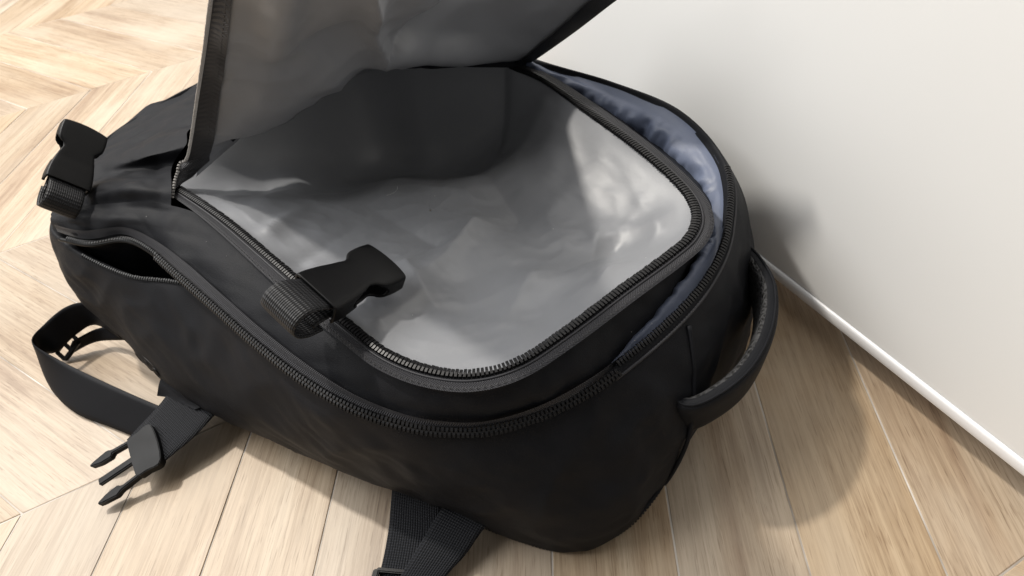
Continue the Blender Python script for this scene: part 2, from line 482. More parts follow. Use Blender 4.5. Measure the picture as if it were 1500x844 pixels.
# ------------------------------------------------------------------ backpack
bag = bpy.data.objects.new('backpack', None); C.objects.link(bag)
bag.location = (0, 0, 0)
bag['label'] = 'black nylon backpack lying unzipped on the plank floor, grey lining showing'
bag['category'] = 'backpack'

# --- body shell: stations run from the near bottom corner along the near side, the handle end, the far side, the bottom end
rim = [(-0.3869, 0.5031, 0.1340), (-0.3219, 0.4545, 0.1260), (-0.2503, 0.4167, 0.1300), (-0.1735, 0.3324, 0.1320), (-0.1033, 0.2727, 0.1280), (-0.0387, 0.2491, 0.1230), (0.0096, 0.2556, 0.1230), (0.0470, 0.2680, 0.1270),
       (0.1017, 0.2999, 0.1360), (0.1390, 0.3328, 0.1430), (0.1659, 0.3751, 0.1500), (0.1829, 0.4386, 0.1600), (0.1674, 0.5140, 0.1670), (0.1205, 0.5732, 0.1720), (0.0530, 0.6400, 0.1760),
       (-0.06,0.825,0.16), (-0.20,0.84,0.145), (-0.3216, 0.7839, 0.1400), (-0.4071, 0.6738, 0.1380), (-0.4136, 0.5512, 0.1350)]
low = [(-0.4039, 0.5046, 0.0750), (-0.3570, 0.4574, 0.0520), (-0.2749, 0.3799, 0.0320), (-0.1737, 0.3189, 0.0250), (-0.0999, 0.2782, 0.0180), (-0.0333, 0.2409, 0.0100), (0.0115, 0.2235, 0.0050), (0.0497, 0.2285, 0.0080),
       (0.0792, 0.2448, 0.0200), (0.1063, 0.2694, 0.0400), (0.176,0.352,0.03), (0.196,0.430,0.03), (0.176,0.53,0.03), (0.135,0.62,0.03), (0.098,0.715,0.03),
       (-0.015,0.88,0.03), (-0.19,0.90,0.03), (-0.335,0.815,0.03), (-0.405,0.69,0.035), (-0.415,0.585,0.05)]
ctr_b = V((-0.12, 0.55, 0))
def mix(a, b, t): return V(a).lerp(V(b), t)
def out(p, d):
    q = V(p) - ctr_b; q.z = 0; q.normalize(); return V(p) + q * d
bul = [0.006, 0.008, 0.012, 0.010, 0.010, 0.010, 0.014, 0.016, 0.014, 0.010, 0.010, 0.010, 0.008, 0.008, 0.008, 0.02, 0.025, 0.02, 0.016, 0.012]
mid1 = [out(mix(low[i], rim[i], 0.35), bul[i]) for i in range(20)]
mid2 = [out(mix(low[i], rim[i], 0.70), bul[i] * 0.8) for i in range(20)]
base = [V((out(low[i], -0.035).x, out(low[i], -0.035).y, 0.004)) for i in range(20)]
base2 = [V((out(low[i], -0.012).x, out(low[i], -0.012).y, max(0.004, V(low[i]).z - 0.014))) for i in range(20)]
# rolled rim: over the top edge and a little down inside
rin = [V(out(rim[i], -0.007)) + V((0, 0, -0.001)) for i in range(20)]
rdn = [V(out(rim[i], -0.010)) + V((0, 0, -0.010)) for i in range(20)]
body = Patch([base, base2, low, mid1, mid2, rim, rin, rdn], True)
def body_disp(p, u, v):
    w = max(0.0, min(1.0, (v - 1.2) / 1.0)) * max(0.0, min(1.0, (5.0 - v) / 0.8))
    q = V((p.x, p.y, p.z * 0.6))
    d = nz(q, 12, 3) * 0.0045 + (0.5 - abs(nz(V((q.x, q.y, p.z * 1.4)), 24, 1))) * 0.0048 + (0.5 - abs(nz(V((q.x + p.z, q.y - p.z, p.z)), 46, 8))) * 0.0018
    for a, b, h, wd in body_folds:
        e = b - a; t = max(0, min(1, (p - a).dot(e) / e.dot(e))); dd_ = (p - a - e * t).length
        d += h * math.exp(-(dd_ / wd) ** 2) * math.sin(math.pi * (0.08 + 0.84 * t))
    return d * w
body_folds = [(V((-0.2517, 0.3851, 0.0900)), V((-0.1322, 0.3003, 0.0600)), 0.004, 0.009), (V((-0.2302, 0.3998, 0.1100)), V((-0.0851, 0.2757, 0.0400)), -0.003, 0.012), (V((0.1017, 0.2784, 0.0750)), V((0.0368, 0.2702, 0.0700)), 0.004, 0.008),
              (V((0.1037, 0.2758, 0.0700)), V((0.0409, 0.2440, 0.0400)), 0.004, 0.009), (V((0.1019, 0.2911, 0.0900)), V((0.0344, 0.2796, 0.0900)), -0.004, 0.010), (V((0.0945, 0.2669, 0.0600)), V((0.0657, 0.2456, 0.0300)), -0.003, 0.007),
              (V((-0.3673, 0.4813, 0.0900)), V((-0.2406, 0.4038, 0.1000)), 0.003, 0.010), (V((-0.0408, 0.2446, 0.0800)), V((0.0289, 0.2299, 0.0500)), 0.003, 0.016)]
bodyo = grid('body_shell', body.ev, 0, 20, 0, 7, 420, 90, 'nylon', bag, True, body_disp)

# --- front compartment gusset: from the main zip (upper) to the second zip (lower)
gu = [(-0.3998, 0.5409, 0.1520), (-0.3554, 0.5192, 0.1600), (-0.3053, 0.5027, 0.1660), (-0.2725, 0.4898, 0.1660), (-0.2396, 0.4684, 0.1640), (-0.2076, 0.4322, 0.1630), (-0.1750, 0.3939, 0.1620), (-0.1429, 0.3544, 0.1600),
      (-0.1117, 0.3161, 0.1580), (-0.0883, 0.2891, 0.1560), (-0.0624, 0.2701, 0.1550), (-0.0333, 0.2604, 0.1550), (-0.0036, 0.2636, 0.1560), (0.0286, 0.2815, 0.1570), (0.0716, 0.3103, 0.1590), (0.1120, 0.3344, 0.1610),
      (0.1335, 0.3519, 0.1630), (0.1463, 0.3767, 0.1650), (0.1463, 0.4124, 0.1670), (0.1263, 0.4684, 0.1700), (0.0951, 0.5396, 0.1720), (0.0621, 0.6085, 0.1740), (0.0330, 0.6457, 0.1750)]
gl = [(-0.3976, 0.5176, 0.1400), (-0.3555, 0.4919, 0.1420), (-0.3195, 0.4864, 0.1450), (-0.2894, 0.4616, 0.1440), (-0.2567, 0.4261, 0.1420), (-0.2195, 0.3844, 0.1390), (-0.1789, 0.3390, 0.1360), (-0.1432, 0.3038, 0.1330),
      (-0.1098, 0.2773, 0.1300), (-0.0759, 0.2606, 0.1270), (-0.0510, 0.2538, 0.1260), (-0.0253, 0.2515, 0.1250), (0.0064, 0.2561, 0.1260), (0.0389, 0.2670, 0.1280), (0.0693, 0.2921, 0.1200), (0.1126, 0.3334, 0.1050),
      (0.1505, 0.3757, 0.0920), (0.1759, 0.4315, 0.0920), (0.1812, 0.5020, 0.1000), (0.1521, 0.5517, 0.1150), (0.1133, 0.6047, 0.1300), (0.0741, 0.6488, 0.1450), (0.0459, 0.6625, 0.1600)]
gm = []
gbul = [0.006, 0.007, 0.006, 0.005, 0.004] + [0.003] * 9 + [0.004] * 9
for i in range(23):
    m_ = mix(gu[i], gl[i], 0.5)
    tdir = (V(gu[min(i + 1, 22)]) - V(gu[max(i - 1, 0)])); across = V(gl[i]) - V(gu[i])
    nn = tdir.cross(across).normalized()
    if nn.z < 0: nn = -nn
    gm.append(m_ + nn * gbul[i])
gus = Patch([gu, gm, gl])
def gus_disp(p, u, v):
    w = max(0, min(1, v / 0.25)) * max(0, min(1, (2 - v) / 0.25))
    q = V((p.x, p.y, p.z))
    lw = 1.0 + 1.6 * max(0, 1 - u / 6.0)
    return w * lw * (nz(q, 26, 2) * 0.0018 + (0.5 - abs(nz(q, 38, 6))) * 0.0020 + (0.5 - abs(nz(V((q.x * 0.5 + q.y * 0.9, q.y * 0.3, q.z)), 70, 4))) * 0.0010)
grid('front_gusset', gus.ev, 0, 22, 0, 2, 260, 24, 'nylon', bag, False, gus_disp)

# --- main zip round the opening
z1 = vv([(-0.2747, 0.5124, 0.1665), (-0.2408, 0.4772, 0.1660), (-0.2119, 0.4445, 0.1650), (-0.1816, 0.4071, 0.1640), (-0.1545, 0.3738, 0.1620), (-0.1297, 0.3428, 0.1600), (-0.1093, 0.3184, 0.1590), (-0.0881, 0.2942, 0.1580),
         (-0.0620, 0.2760, 0.1570), (-0.0327, 0.2661, 0.1570), (-0.0028, 0.2694, 0.1580), (0.0297, 0.2876, 0.1590), (0.0730, 0.3164, 0.1610), (0.1113, 0.3408, 0.1630), (0.1301, 0.3555, 0.1650), (0.1399, 0.3757, 0.1670),
         (0.1389, 0.4052, 0.1690), (0.1208, 0.4574, 0.1720), (0.0903, 0.5265, 0.1740), (0.0588, 0.5928, 0.1760), (0.0303, 0.6302, 0.1770)])
zc = lambda x: cr(z1, x)
cen_o = V((-0.02, 0.47, 0.165))
def zout(p, d, dz=0.0):
    q = V((p.x - cen_o.x, p.y - cen_o.y, 0)).normalized(); return V((p.x + q.x * d, p.y + q.y * d, p.z + dz))
grid('zipper_tape', lambda u, v: zout(zc(u), 0.0105 - 0.012 * v, 0.0005 - 0.0012 * abs(v - 0.4)), 0, 20, 0, 1, 240, 6, 'tape', bag)
upz = lambda p: V((0, 0, 1))
teeth('zipper_teeth', arc_resample(zc, 0.05, 20, 0.0028), upz, 0.0060, 0.0028, 0.0024, bag, side=-1, off=0.0006)
tube('zipper_cord', [zout(zc(20 * i / 240), 0.0026, 0.0004) for i in range(241)], 0.0009, 'tape', bag, 6)

def stitches(name, f, a, b, parent, up, step=0.0021, m='thread'):
    ps = arc_resample(f, a, b, step); vs, fs = [], []
    for p, q in zip(ps[0::2], ps[1::2]):
        t = (q - p).normalized(); u_ = up(p); s_ = t.cross(u_).normalized() * 0.0003; k = len(vs); h = u_ * 0.0005
        vs += [p - s_, p + s_, q + s_, q - s_, (p + q) / 2 + h]
        fs += [(k, k + 1, k + 4), (k + 1, k + 2, k + 4), (k + 2, k + 3, k + 4), (k + 3, k, k + 4)]
    o = mesh(name, vs, fs, m, parent, False); o['kind'] = 'stuff'
    return o
stitches('stitching', lambda x: zout(zc(x), 0.0088, 0.0011), 0.2, 15.5, bag, upz)
# --- second zip: closed chain along the near side, open past the corner
z2c = vv([(-0.3854, 0.5016, 0.1420), (-0.3512, 0.4829, 0.1440), (-0.3195, 0.4787, 0.1460), (-0.2931, 0.4601, 0.1460), (-0.2588, 0.4231, 0.1430), (-0.2225, 0.3832, 0.1400), (-0.1824, 0.3388, 0.1370), (-0.1470, 0.3037, 0.1340),
          (-0.1116, 0.2758, 0.1310), (-0.0765, 0.2579, 0.1280), (-0.0510, 0.2509, 0.1265), (-0.0254, 0.2479, 0.1265), (0.0061, 0.2532, 0.1265), (0.0383, 0.2636, 0.1290), (0.0594, 0.2740, 0.1320)])
zc2 = lambda x: cr(z2c, x)
def up2(p):
    q = V((p.x - cen_o.x, p.y - cen_o.y, 0)).normalized(); return (q * 0.75 + V((0, 0, 0.66))).normalized()
teeth('second_zipper_teeth', arc_resample(zc2, 3.3, 14, 0.0029), up2, 0.0036, 0.0029, 0.0022, bag)
teeth('second_zipper_teeth', arc_resample(zc2, 0.3, 3.3, 0.0026), up2, 0.0036, 0.0026, 0.0018, bag, side=-1)
def sec_tape(u, v):
    p = gus.ev(u, 2.0 - 0.42 * v) if u < 13.5 else gus.ev(u, 2.0 - 0.42 * v)
    return p + up2(p) * 0.0022
grid('second_zipper_tape', sec_tape, 0.2, 13.8, 0, 1, 200, 6, 'tape', bag)
tube('zipper_piping', [zc2(3.4 * i / 40) + V((0, 0, -0.001)) for i in range(41)], 0.0017, 'plastic', bag, 8)
# the lower lip of the pocket mouth and the open rim past the corner
lip = lambda x: body.ev(x, 5.0)
teeth('mouth_teeth', arc_resample(lambda x: body.ev(x, 5.1), 0.4, 2.2, 0.0026), up2, 0.0032, 0.0026, 0.0018, bag, side=-1)
teeth('rim_teeth', arc_resample(lambda x: body.ev(x, 5.25), 7.3, 10.9, 0.0026), lambda p: (up2(p) + V((0, 0, .6))).normalized(), 0.0044, 0.0026, 0.0022, bag, side=-1, off=0.0004)
tube('rim_cord', [body.ev(7.2 + 3.7 * i / 120, 4.92) + V((0, 0, 0.0005)) for i in range(121)], 0.0011, 'tape', bag, 6)

# --- pocket mouth: black lining behind the parted zip
ml = [lip(0.0 + 2.2 * i / 8) for i in range(9)]
mu = [zc2(0.0 + 4.6 * i / 8) for i in range(9)]
def inw(p, d, dz): return zout(V(p), -d, dz)
pm = Patch([[p + V((0, 0, 0)) for p in ml], [inw(p, 0.014, -0.040) for p in ml], [inw(p, 0.024, -0.050) for p in mu], [inw(p, 0.016, -0.012) for p in mu], [inw(p, 0.001, -0.001) for p in mu]])
grid('pocket_lining', pm.ev, 0, 8, 0, 4, 40, 24, 'nylon_in', bag, False, wrinkle(0.003, 30, 4))

# --- blue-grey lining of the open second compartment
st = [7.2, 8.0, 8.6, 9.2, 9.8, 10.5, 11.0, 11.6, 12.2, 12.8, 13.4, 14.0]
gs = [13.6, 14.4, 15.0, 15.6, 16.2, 17.0, 17.6, 18.3, 19.0, 19.9, 20.8, 22.0]
insr = [0.004, 0.010, 0.013, 0.012, 0.010, 0.012, 0.014, 0.016, 0.016, 0.014, 0.010, 0.006]
dzr = [-0.004, -0.002, -0.001, -0.003, -0.012, -0.022, -0.024, -0.024, -0.022, -0.018, -0.010, -0.004]
b0 = [body.ev(s, 5.9) for s in st]
b1 = [zout(body.ev(s, 5.5), -insr[i], dzr[i]) for i, s in enumerate(st)]
b2 = []
b3 = [V(gus.ev(s, 2.0)) + V((0, 0, -0.006)) for s in gs]
for i in range(12): b2.append(b1[i].lerp(b3[i], 0.5) + V((0, 0, -0.03 if 0 < i < 9 else -0.012)))
bl = Patch([b0, b1, b2, b3])
def blue_disp(p, u, v):
    w = max(0, min(1, v / 0.5))
    w *= max(0.0, min(1.0, (v - 0.35) / 0.6))
    a = 1 - 2.4 * abs(noise.noise(V((u * 1.35, v * 0.5, 3.1)))); b = 1 - 2.4 * abs(noise.noise(V((u * 2.6, v * 0.9, 8.4))))
    c_ = 0.5 - abs(noise.noise(V((u * 5.5 + 2 * nz(p, 18, 4), v * 2.2, 1.7))))
    return w * (0.0032 * a + 0.0026 * b + 0.0050 * c_ + (0.5 - abs(nz(p, 70, 2))) * 0.0022) * (0.35 if u < 3.2 else 1.0)
grid('inner_lining', bl.ev, 0, 11, 0, 3, 220, 40, 'blue', bag, False, blue_disp)

# --- bottom-end panel behind the flap hinge, with its gathered sleeve
hinge = vv([(-0.2743, 0.5009, 0.1660), (-0.2655, 0.5580, 0.1660), (-0.2091, 0.6185, 0.1660), (-0.1328, 0.6866, 0.1680), (-0.0640, 0.6711, 0.1700), (-0.0079, 0.6506, 0.1740), (0.0392, 0.6384, 0.1760)])
cols = [
    ((-0.3941, 0.5360, 0.1500), (-0.3271, 0.5112, 0.1630), (-0.2734, 0.4913, 0.1650)),
    ((-0.3902, 0.5549, 0.1540), (-0.3213, 0.5196, 0.1740), (-0.2729, 0.5073, 0.1740)),
    ((-0.3955, 0.5842, 0.1500), (-0.3423, 0.5700, 0.1580), (-0.2934, 0.5633, 0.1600)),
    ((-0.4011, 0.6179, 0.1460), (-0.3250, 0.5747, 0.1700), (-0.2736, 0.5665, 0.1780)),
    ((-0.4047, 0.6699, 0.1400), (-0.3269, 0.6259, 0.1630), (-0.2740, 0.6016, 0.1760)),
    ((-0.3623, 0.7545, 0.1400), (-0.2815, 0.6562, 0.1660), (-0.2101, 0.6144, 0.1670)),
    ((-0.25,0.835,0.142), (-0.18,0.78,0.168), (-0.1348, 0.6841, 0.1680)),
    ((-0.12,0.84,0.150), (-0.09,0.77,0.172), (-0.0710, 0.6718, 0.1700)),
    ((-0.05,0.81,0.160), (-0.02,0.74,0.175), (-0.0079, 0.6506, 0.1740)),
    ((0.0533, 0.6442, 0.1740), (0.052,0.645,0.176), (0.0405, 0.6380, 0.1760)),
]
ep = Patch(cols)    # u runs rim -> hinge (0..2), v across
grid('end_panel', lambda u, v: ep.ev(v, u), 0, 9, 0, 2, 130, 40, 'nylon', bag, False,
     lambda p, u, v: (nz((p.x, p.y, p.z), 24, 5) * 0.004 + (0.5 - abs(nz(p, 40, 3))) * 0.0035) * min(1, (2 - v) / 0.3 + 0.1))

# --- main compartment lining: a soft basin under the zip
loop = [zout(zc(x * 20 / 160), -0.0045, -0.0015) for x in range(161)] + [cr(hinge, 5.72 - 5.40 * i / 80) + V((0, 0, -0.001)) for i in range(0, 80)]
cen = V((-0.06, 0.48, 0.0))
creases = [  # (a, b, height, width): strongest at a, fading out towards b
    ((0.1110, 0.3897, 0.1500), (0.0164, 0.4205, 0.1300), 0.0038, 0.011), ((0.1125, 0.3796, 0.1500), (0.0966, 0.5181, 0.1500), 0.002, 0.012), ((0.0802, 0.3830, 0.1400), (0.0241, 0.3569, 0.1300), -0.005, 0.012),
    ((0.0751, 0.4103, 0.1300), (0.0347, 0.3078, 0.1500), 0.004, 0.010), ((-0.0219, 0.4478, 0.1200), (-0.0942, 0.3436, 0.1400), 0.009, 0.012), ((-0.0569, 0.4335, 0.1200), (-0.1308, 0.5180, 0.1200), -0.006, 0.012),
    ((0.0134, 0.4534, 0.1200), (-0.0398, 0.6426, 0.1100), -0.008, 0.018), ((-0.0773, 0.4016, 0.1300), (-0.0323, 0.2908, 0.1500), 0.006, 0.010), ((0.0152, 0.3662, 0.1300), (-0.0279, 0.2900, 0.1500), 0.006, 0.014),
    ((-0.1845, 0.4444, 0.1500), (-0.1631, 0.5259, 0.1200), 0.006, 0.007), ((-0.1573, 0.4050, 0.1500), (-0.1164, 0.4841, 0.1200), -0.005, 0.008), ((-0.0912, 0.3269, 0.1500), (-0.0563, 0.3740, 0.1300), 0.005, 0.008), ((0.0740, 0.3538, 0.1500), (0.0491, 0.3242, 0.1500), 0.004, 0.006),
    ((0.0554, 0.5724, 0.1500), (-0.0164, 0.5326, 0.1200), 0.006, 0.012)]
def seg_d(p, a, b):
    ax, ay, bx, by = a[0], a[1], b[0], b[1]
    dx, dy = bx - ax, by - ay
    t = max(0, min(1, ((p.x - ax) * dx + (p.y - ay) * dy) / (dx * dx + dy * dy)))
    return math.hypot(p.x - ax - dx * t, p.y - ay - dy * t), t
nl = len(loop)
def lin(u, v):
    p = loop[int(round(u)) % nl]
    r = 1 - v
    q = V((cen.x + (p.x - cen.x) * r, cen.y + (p.y - cen.y) * r, 0))
    rim_z = p.z
    dn_ = (q.x + 0.277) * 0.70 + (q.y - 0.51) * 0.71      # distance in from the near edge
    sm = lambda t: (lambda c: c * c * (3 - 2 * c))(max(0.0, min(1.0, t)))
    bk = sm((q.y - 0.490 - 0.04 * (q.x + 0.28) + 0.02 * nz((q.x, 0, 0), 14, 3)) / 0.17) * (1 - sm((q.x + 0.015) / 0.11))
    dep = 0.026 + 0.014 * sm(dn_ / 0.1) + 0.078 * bk
    f = 1 - r ** (3.6 + 8.0 * bk)
    z = rim_z * (1 - f) + (0.168 - dep) * f
    w = min(1, v / 0.12)
    for a, b, h, wd in creases:
        d, t = seg_d(q, a, b)
        z += min(1, v / 0.06) * h * math.exp(-(d / wd) ** 1.25) * (1 - t) ** 1.1
    z += w * (nz((q.x, q.y, 0), 13, 2) * 0.006 + (0.5 - abs(nz((q.x, q.y, 0), 20, 4))) * 0.0042 + (0.5 - abs(nz((q.x, q.y * 1.3, 0), 44, 7))) * 0.0016 + (0.5 - abs(nz((q.x * 1.4, q.y, 0), 95, 3))) * 0.0004)
    q.z = z
    return q
grid('main_lining', lin, 0, nl, 0, 0.995, nl, 110, 'lining', bag, True)

# --- flap held up over the opening, inner side toward the camera
rows = [
    [hinge[0], hinge[2] + V((0, 0, 0.001)), hinge[3] + V((0, 0, 0.001)), hinge[4] + V((0.02, 0, .001)), (0.0458, 0.6356, 0.1770)],
    [(-0.2681, 0.5208, 0.1780), (-0.1897, 0.5668, 0.1960), (-0.1146, 0.6349, 0.2000), (-0.0365, 0.6335, 0.1900), (0.0497, 0.6330, 0.1790)],
    [(-0.2533, 0.5256, 0.1930), (-0.1681, 0.5109, 0.2260), (-0.0925, 0.5320, 0.2460), (-0.0308, 0.5817, 0.2120), (0.0529, 0.6227, 0.1840)],
    [(-0.1994, 0.4783, 0.2720), (-0.1373, 0.4632, 0.2860), (-0.0803, 0.4934, 0.2840), (-0.0142, 0.5833, 0.2380), (0.0858, 0.5877, 0.2200)],
    [(-0.1398, 0.3971, 0.3520), (-0.0979, 0.3862, 0.3500), (-0.0578, 0.4377, 0.3250), (0.0069, 0.5760, 0.2640), (0.1116, 0.5379, 0.2620)]]
for k in range(2):
    rows.append([V(rows[-1][i]) + (V(rows[4][i]) - V(rows[3][i])) * (1.15, 0.95, 0.6, 0.5, 0.5)[i] for i in range(5)])
rows[5][4] = V((0.128, 0.488, 0.298)); rows[6][4] = V((0.134, 0.455, 0.325))
fl = Patch(rows)
camp = V((0, 0, 0.48))
def flap_n(u, v):
    n = fl.nor(min(max(u, 0.04), 3.96), v); p = fl.ev(u, v)
    return n if n.dot(camp - p) > 0 else -n
def flap_d(p, u, v):
    w = max(0, min(1, u / 0.3)) * max(0, min(1, v / 0.8)) * max(0, min(1, (4 - u) / 0.25))
    d = nz(p, 11, 12) * 0.011 + (0.5 - abs(nz(p, 17, 3))) * 0.009 + (0.5 - abs(nz(p, 36, 5))) * 0.003
    d *= 1 - 0.65 * max(0, min(1, (u - 2.3) / 0.5))
    d += 0.010 * math.exp(-((u - 0.95) / 0.22) ** 2) * math.exp(-((v - 4.0) / 0.9) ** 2)
    d += 0.013 * math.exp(-(abs(u - 2.1 + 0.15 * (v - 3)) / 0.09) ** 1.3) * max(0, min(1, (v - 1.7) / 0.6))
    d -= 0.012 * math.exp(-(abs(u - 2.42 - 0.25 * (v - 2.6)) / 0.09) ** 1.3) * max(0, min(1, (v - 1.8) / 0.5))
    return d * w
def flap_pt(u, v, off):
    # the top edge of the lifted flap, highest near the raised corner
    v = v / 5 * (5.3 - 0.85 * min(1, u / 3) ** 1.8 + 0.70 * max(0, u - 3) ** 2)
    p = fl.ev(u, v); n = flap_n(u, v)
    return p + n * (off + flap_d(p, u, v))
flap = grid('flap', lambda u, v: flap_pt(u, v, -0.005), 0, 4, 0, 5, 110, 110, 'nylon', bag)
grid('flap_lining', lambda u, v: flap_pt(u, v, 0.0), 0.22, 3.86, 0, 5, 110, 110, 'lining', flap)
grid('flap_tape', lambda u, v: flap_pt(u * 0.30 * min(1, 0.25 + v), v, 0.0022), 0, 1, 0.3, 5, 10, 90, 'tape_grey', flap)
grid('flap_binding', lambda u, v: flap_pt(3.82 + 0.18 * u, v, 0.0020), 0, 1, 0.3, 5, 8, 70, 'nylon', flap)
# closed outer edges
grid('edge_facing', lambda u, v: flap_pt(0, v, -0.005 + 0.0072 * u), 0, 1, 0.3, 5, 4, 80, 'tape', flap)
grid('edge_facing', lambda u, v: flap_pt(4, v, -0.005 + 0.0070 * u), 0, 1, 0.0, 5, 4, 80, 'nylon', flap)
grid('edge_facing', lambda u, v: flap_pt(v, 5, -0.005 + 0.0070 * u), 0, 1, 0, 4, 3, 70, 'nylon', flap)
nearedge = lambda x: flap_pt(0.0, x, 0.002)
teeth('flap_teeth', arc_resample(nearedge, 0.02, 5.0, 0.0026), lambda p: (camp - p).normalized(), 0.0022, 0.0026, 0.0016, flap, m='teeth_glint', side=-1)
# stitches along the tape
svs, sfs = [], []
for p, q in zip(*(lambda a: (a[0::2], a[1::2]))(arc_resample(lambda x: flap_pt(0.215 * min(1, 0.25 + x), x, 0.0026), 0.9, 5.0, 0.0022))):
    t = (q - p).normalized(); s = t.cross(camp - p).normalized() * 0.00035; k = len(svs); h = (camp - p).normalized() * 0.0005
    svs += [p - s, p + s, q + s, q - s, (p + q) / 2 + h]
    sfs += [(k, k + 1, k + 4), (k + 1, k + 2, k + 4), (k + 2, k + 3, k + 4), (k + 3, k, k + 4)]
o = mesh('stitching', svs, sfs, 'thread', flap, False); o['kind'] = 'stuff'

# --- seam piping down the handle end, base piping and base zip
tube('seam_piping', [body.ev(8.25 + 0.15 * i / 30, 4.8 - 2.9 * i / 30) + V((0.0012, -0.0012, 0)) for i in range(31)], 0.0016, 'nylon', bag, 8)
basez = lambda x: body.ev(x, 1.75)
teeth('base_zipper_teeth', arc_resample(basez, 4.6, 8.6, 0.0026), lambda p: (V((p.x - ctr_b.x, p.y - ctr_b.y, 0)).normalized()), 0.0030, 0.0026, 0.0022, bag, off=0.0006)
tube('base_piping', [body.ev(4.4 + 4.8 * i / 90, 2.12) for i in range(91)], 0.0018, 'nylon', bag, 8)

# --- padded carry handle
hp = vv([(0.0916, 0.2870, 0.0780), (0.1056, 0.2694, 0.0800), (0.1281, 0.2729, 0.0840), (0.1529, 0.2880, 0.0880), (0.1750, 0.3152, 0.0920), (0.1887, 0.3486, 0.0970), (0.1885, 0.3780, 0.1000), (0.1813, 0.3965, 0.1040)])
hl = len(hp) - 1
def handle_sec(u, ang, wid, thk):
    c = cr(hp, u); t = (cr(hp, min(u + .03, hl)) - cr(hp, max(u - .03, 0))).normalized()
    up = V((0.05, -0.12, 1)); side = t.cross(up).normalized(); up = side.cross(t).normalized()
    ca, sa = math.cos(ang), math.sin(ang)
    r = (abs(ca) ** 5 + abs(sa) ** 5) ** (-1 / 5.0)
    return c + up * (ca * r * wid / 2) + side * (sa * r * thk / 2)
wv = lambda u: 0.036 * (0.85 + 0.15 * math.sin(math.pi * min(1, u / hl)))
handle = grid('handle', lambda u, v: handle_sec(u, v, wv(u), 0.0085 + 0.003 * math.sin(math.pi * u / hl)), 0, hl, 0, 2 * math.pi, 70, 28, 'nylon', bag)
grid('mesh_pad', lambda u, v: handle_sec(u, v, wv(u) * 0.97, 0.0110 + 0.005 * math.sin(math.pi * u / hl)), 0.5, hl, math.pi * 1.03, math.pi * 1.97, 90, 16, 'mesh', handle)

for a_ in (0.30, math.pi - 0.30):
    tube('edge_binding', [handle_sec(hl * i / 60, a_, wv(hl * i / 60) * 1.01, 0.0105 + 0.003 * math.sin(math.pi * i / 60)) for i in range(61)], 0.0011, 'nylon', handle, 6)
# --- buckle sockets and their webbing loops
def socket(mwx, label):
    """hollow side-release socket: a waisted shell with a window in each side, open at both ends"""
    def half_w(x):
        k = [0.0165, 0.0166, 0.0162, 0.0154, 0.0144, 0.0133, 0.0124, 0.0164, 0.0174, 0.0175, 0.0172]
        return cr([V((q, 0, 0)) for q in k], x / 0.054 * 10).x
    def half_t(x):
        k = [0.0066, 0.0064, 0.0061, 0.0059, 0.0056, 0.0057, 0.0058, 0.0059, 0.0060, 0.0060, 0.0057]
        return cr([V((q, 0, 0)) for q in k], x / 0.054 * 10).x
    nx, na = 72, 88
    vs, keep = [], []
    for i in range(nx + 1):
        x = 0.054 * i / nx
        for k in range(na):
            a = 2 * math.pi * (k + 0.5) / na; ca, sa = math.cos(a), math.sin(a)
            r = (abs(ca) ** 9 + abs(sa) ** 9) ** (-1 / 9)
            y, z = ca * r, sa * r
            xx = x + (0.0022 * (1 - y * y) if x > 0.045 else 0) - (0.0 if x > 0.006 else 0.0)
            vs.append(mwx @ V((xx, y * half_w(x), z * half_t(x))))
            keep.append((x, y, z))
    fs = []
    for i in range(nx):
        for k in range(na):
            q = (i * na + k, i * na + (k + 1) % na, (i + 1) * na + (k + 1) % na, (i + 1) * na + k)
            x = sum(keep[t][0] for t in q) / 4; y = sum(keep[t][1] for t in q) / 4; z = sum(keep[t][2] for t in q) / 4
            if abs(y) > 0.86 and ((x - 0.0280) / 0.0130) ** 2 + ((z + 0.12) / 0.98) ** 2 < 1: continue
            if x < 0.0100 - 0.003 * y * y and z < -0.5 and abs(y) < 0.86: continue
            fs.append(q)
    s = mesh('buckle_socket', vs, fs, 'plastic', bag)
    md = s.modifiers.new('wall', 'SOLIDIFY'); md.thickness = 0.0017 * mwx.to_scale().x; md.offset = -1
    for p in s.data.polygons: pass
    s.data.set_sharp_from_angle(angle=math.radians(45))
    if label: s['label'] = label
    bm = bmesh.new(); box(bm, 0.0045, 0.0085, -0.0150, 0.0150, -0.0026, -0.0004, 0.0008)
    bm_obj('strap_bar', bm, 'plastic', s, mwx)
    bm = bmesh.new(); box(bm, 0.0135, 0.0150, -0.0138, 0.0138, -0.0042, 0.0042)
    for y in (-0.005, 0.0, 0.005): box(bm, 0.0122, 0.0136, y - 0.0006, y + 0.0006, -0.0040, 0.0040)
    bm_obj('inner_wall', bm, 'plastic', s, mwx)
    return s
def web_loop(mwx, path, m='webroll', wid=0.0265, name='webbing_loop'):
    """strap folded round the bar; path in the buckle's own x, z"""
    pts = [V((x, 0, z)) for x, z in path]
    e1 = [mwx @ (p + V((0, -wid / 2, 0))) for p in pts]; e2 = [mwx @ (p + V((0, wid / 2, 0))) for p in pts]
    return ribbon(name, e1, e2, 0.0022, m, bag, 70, 10)
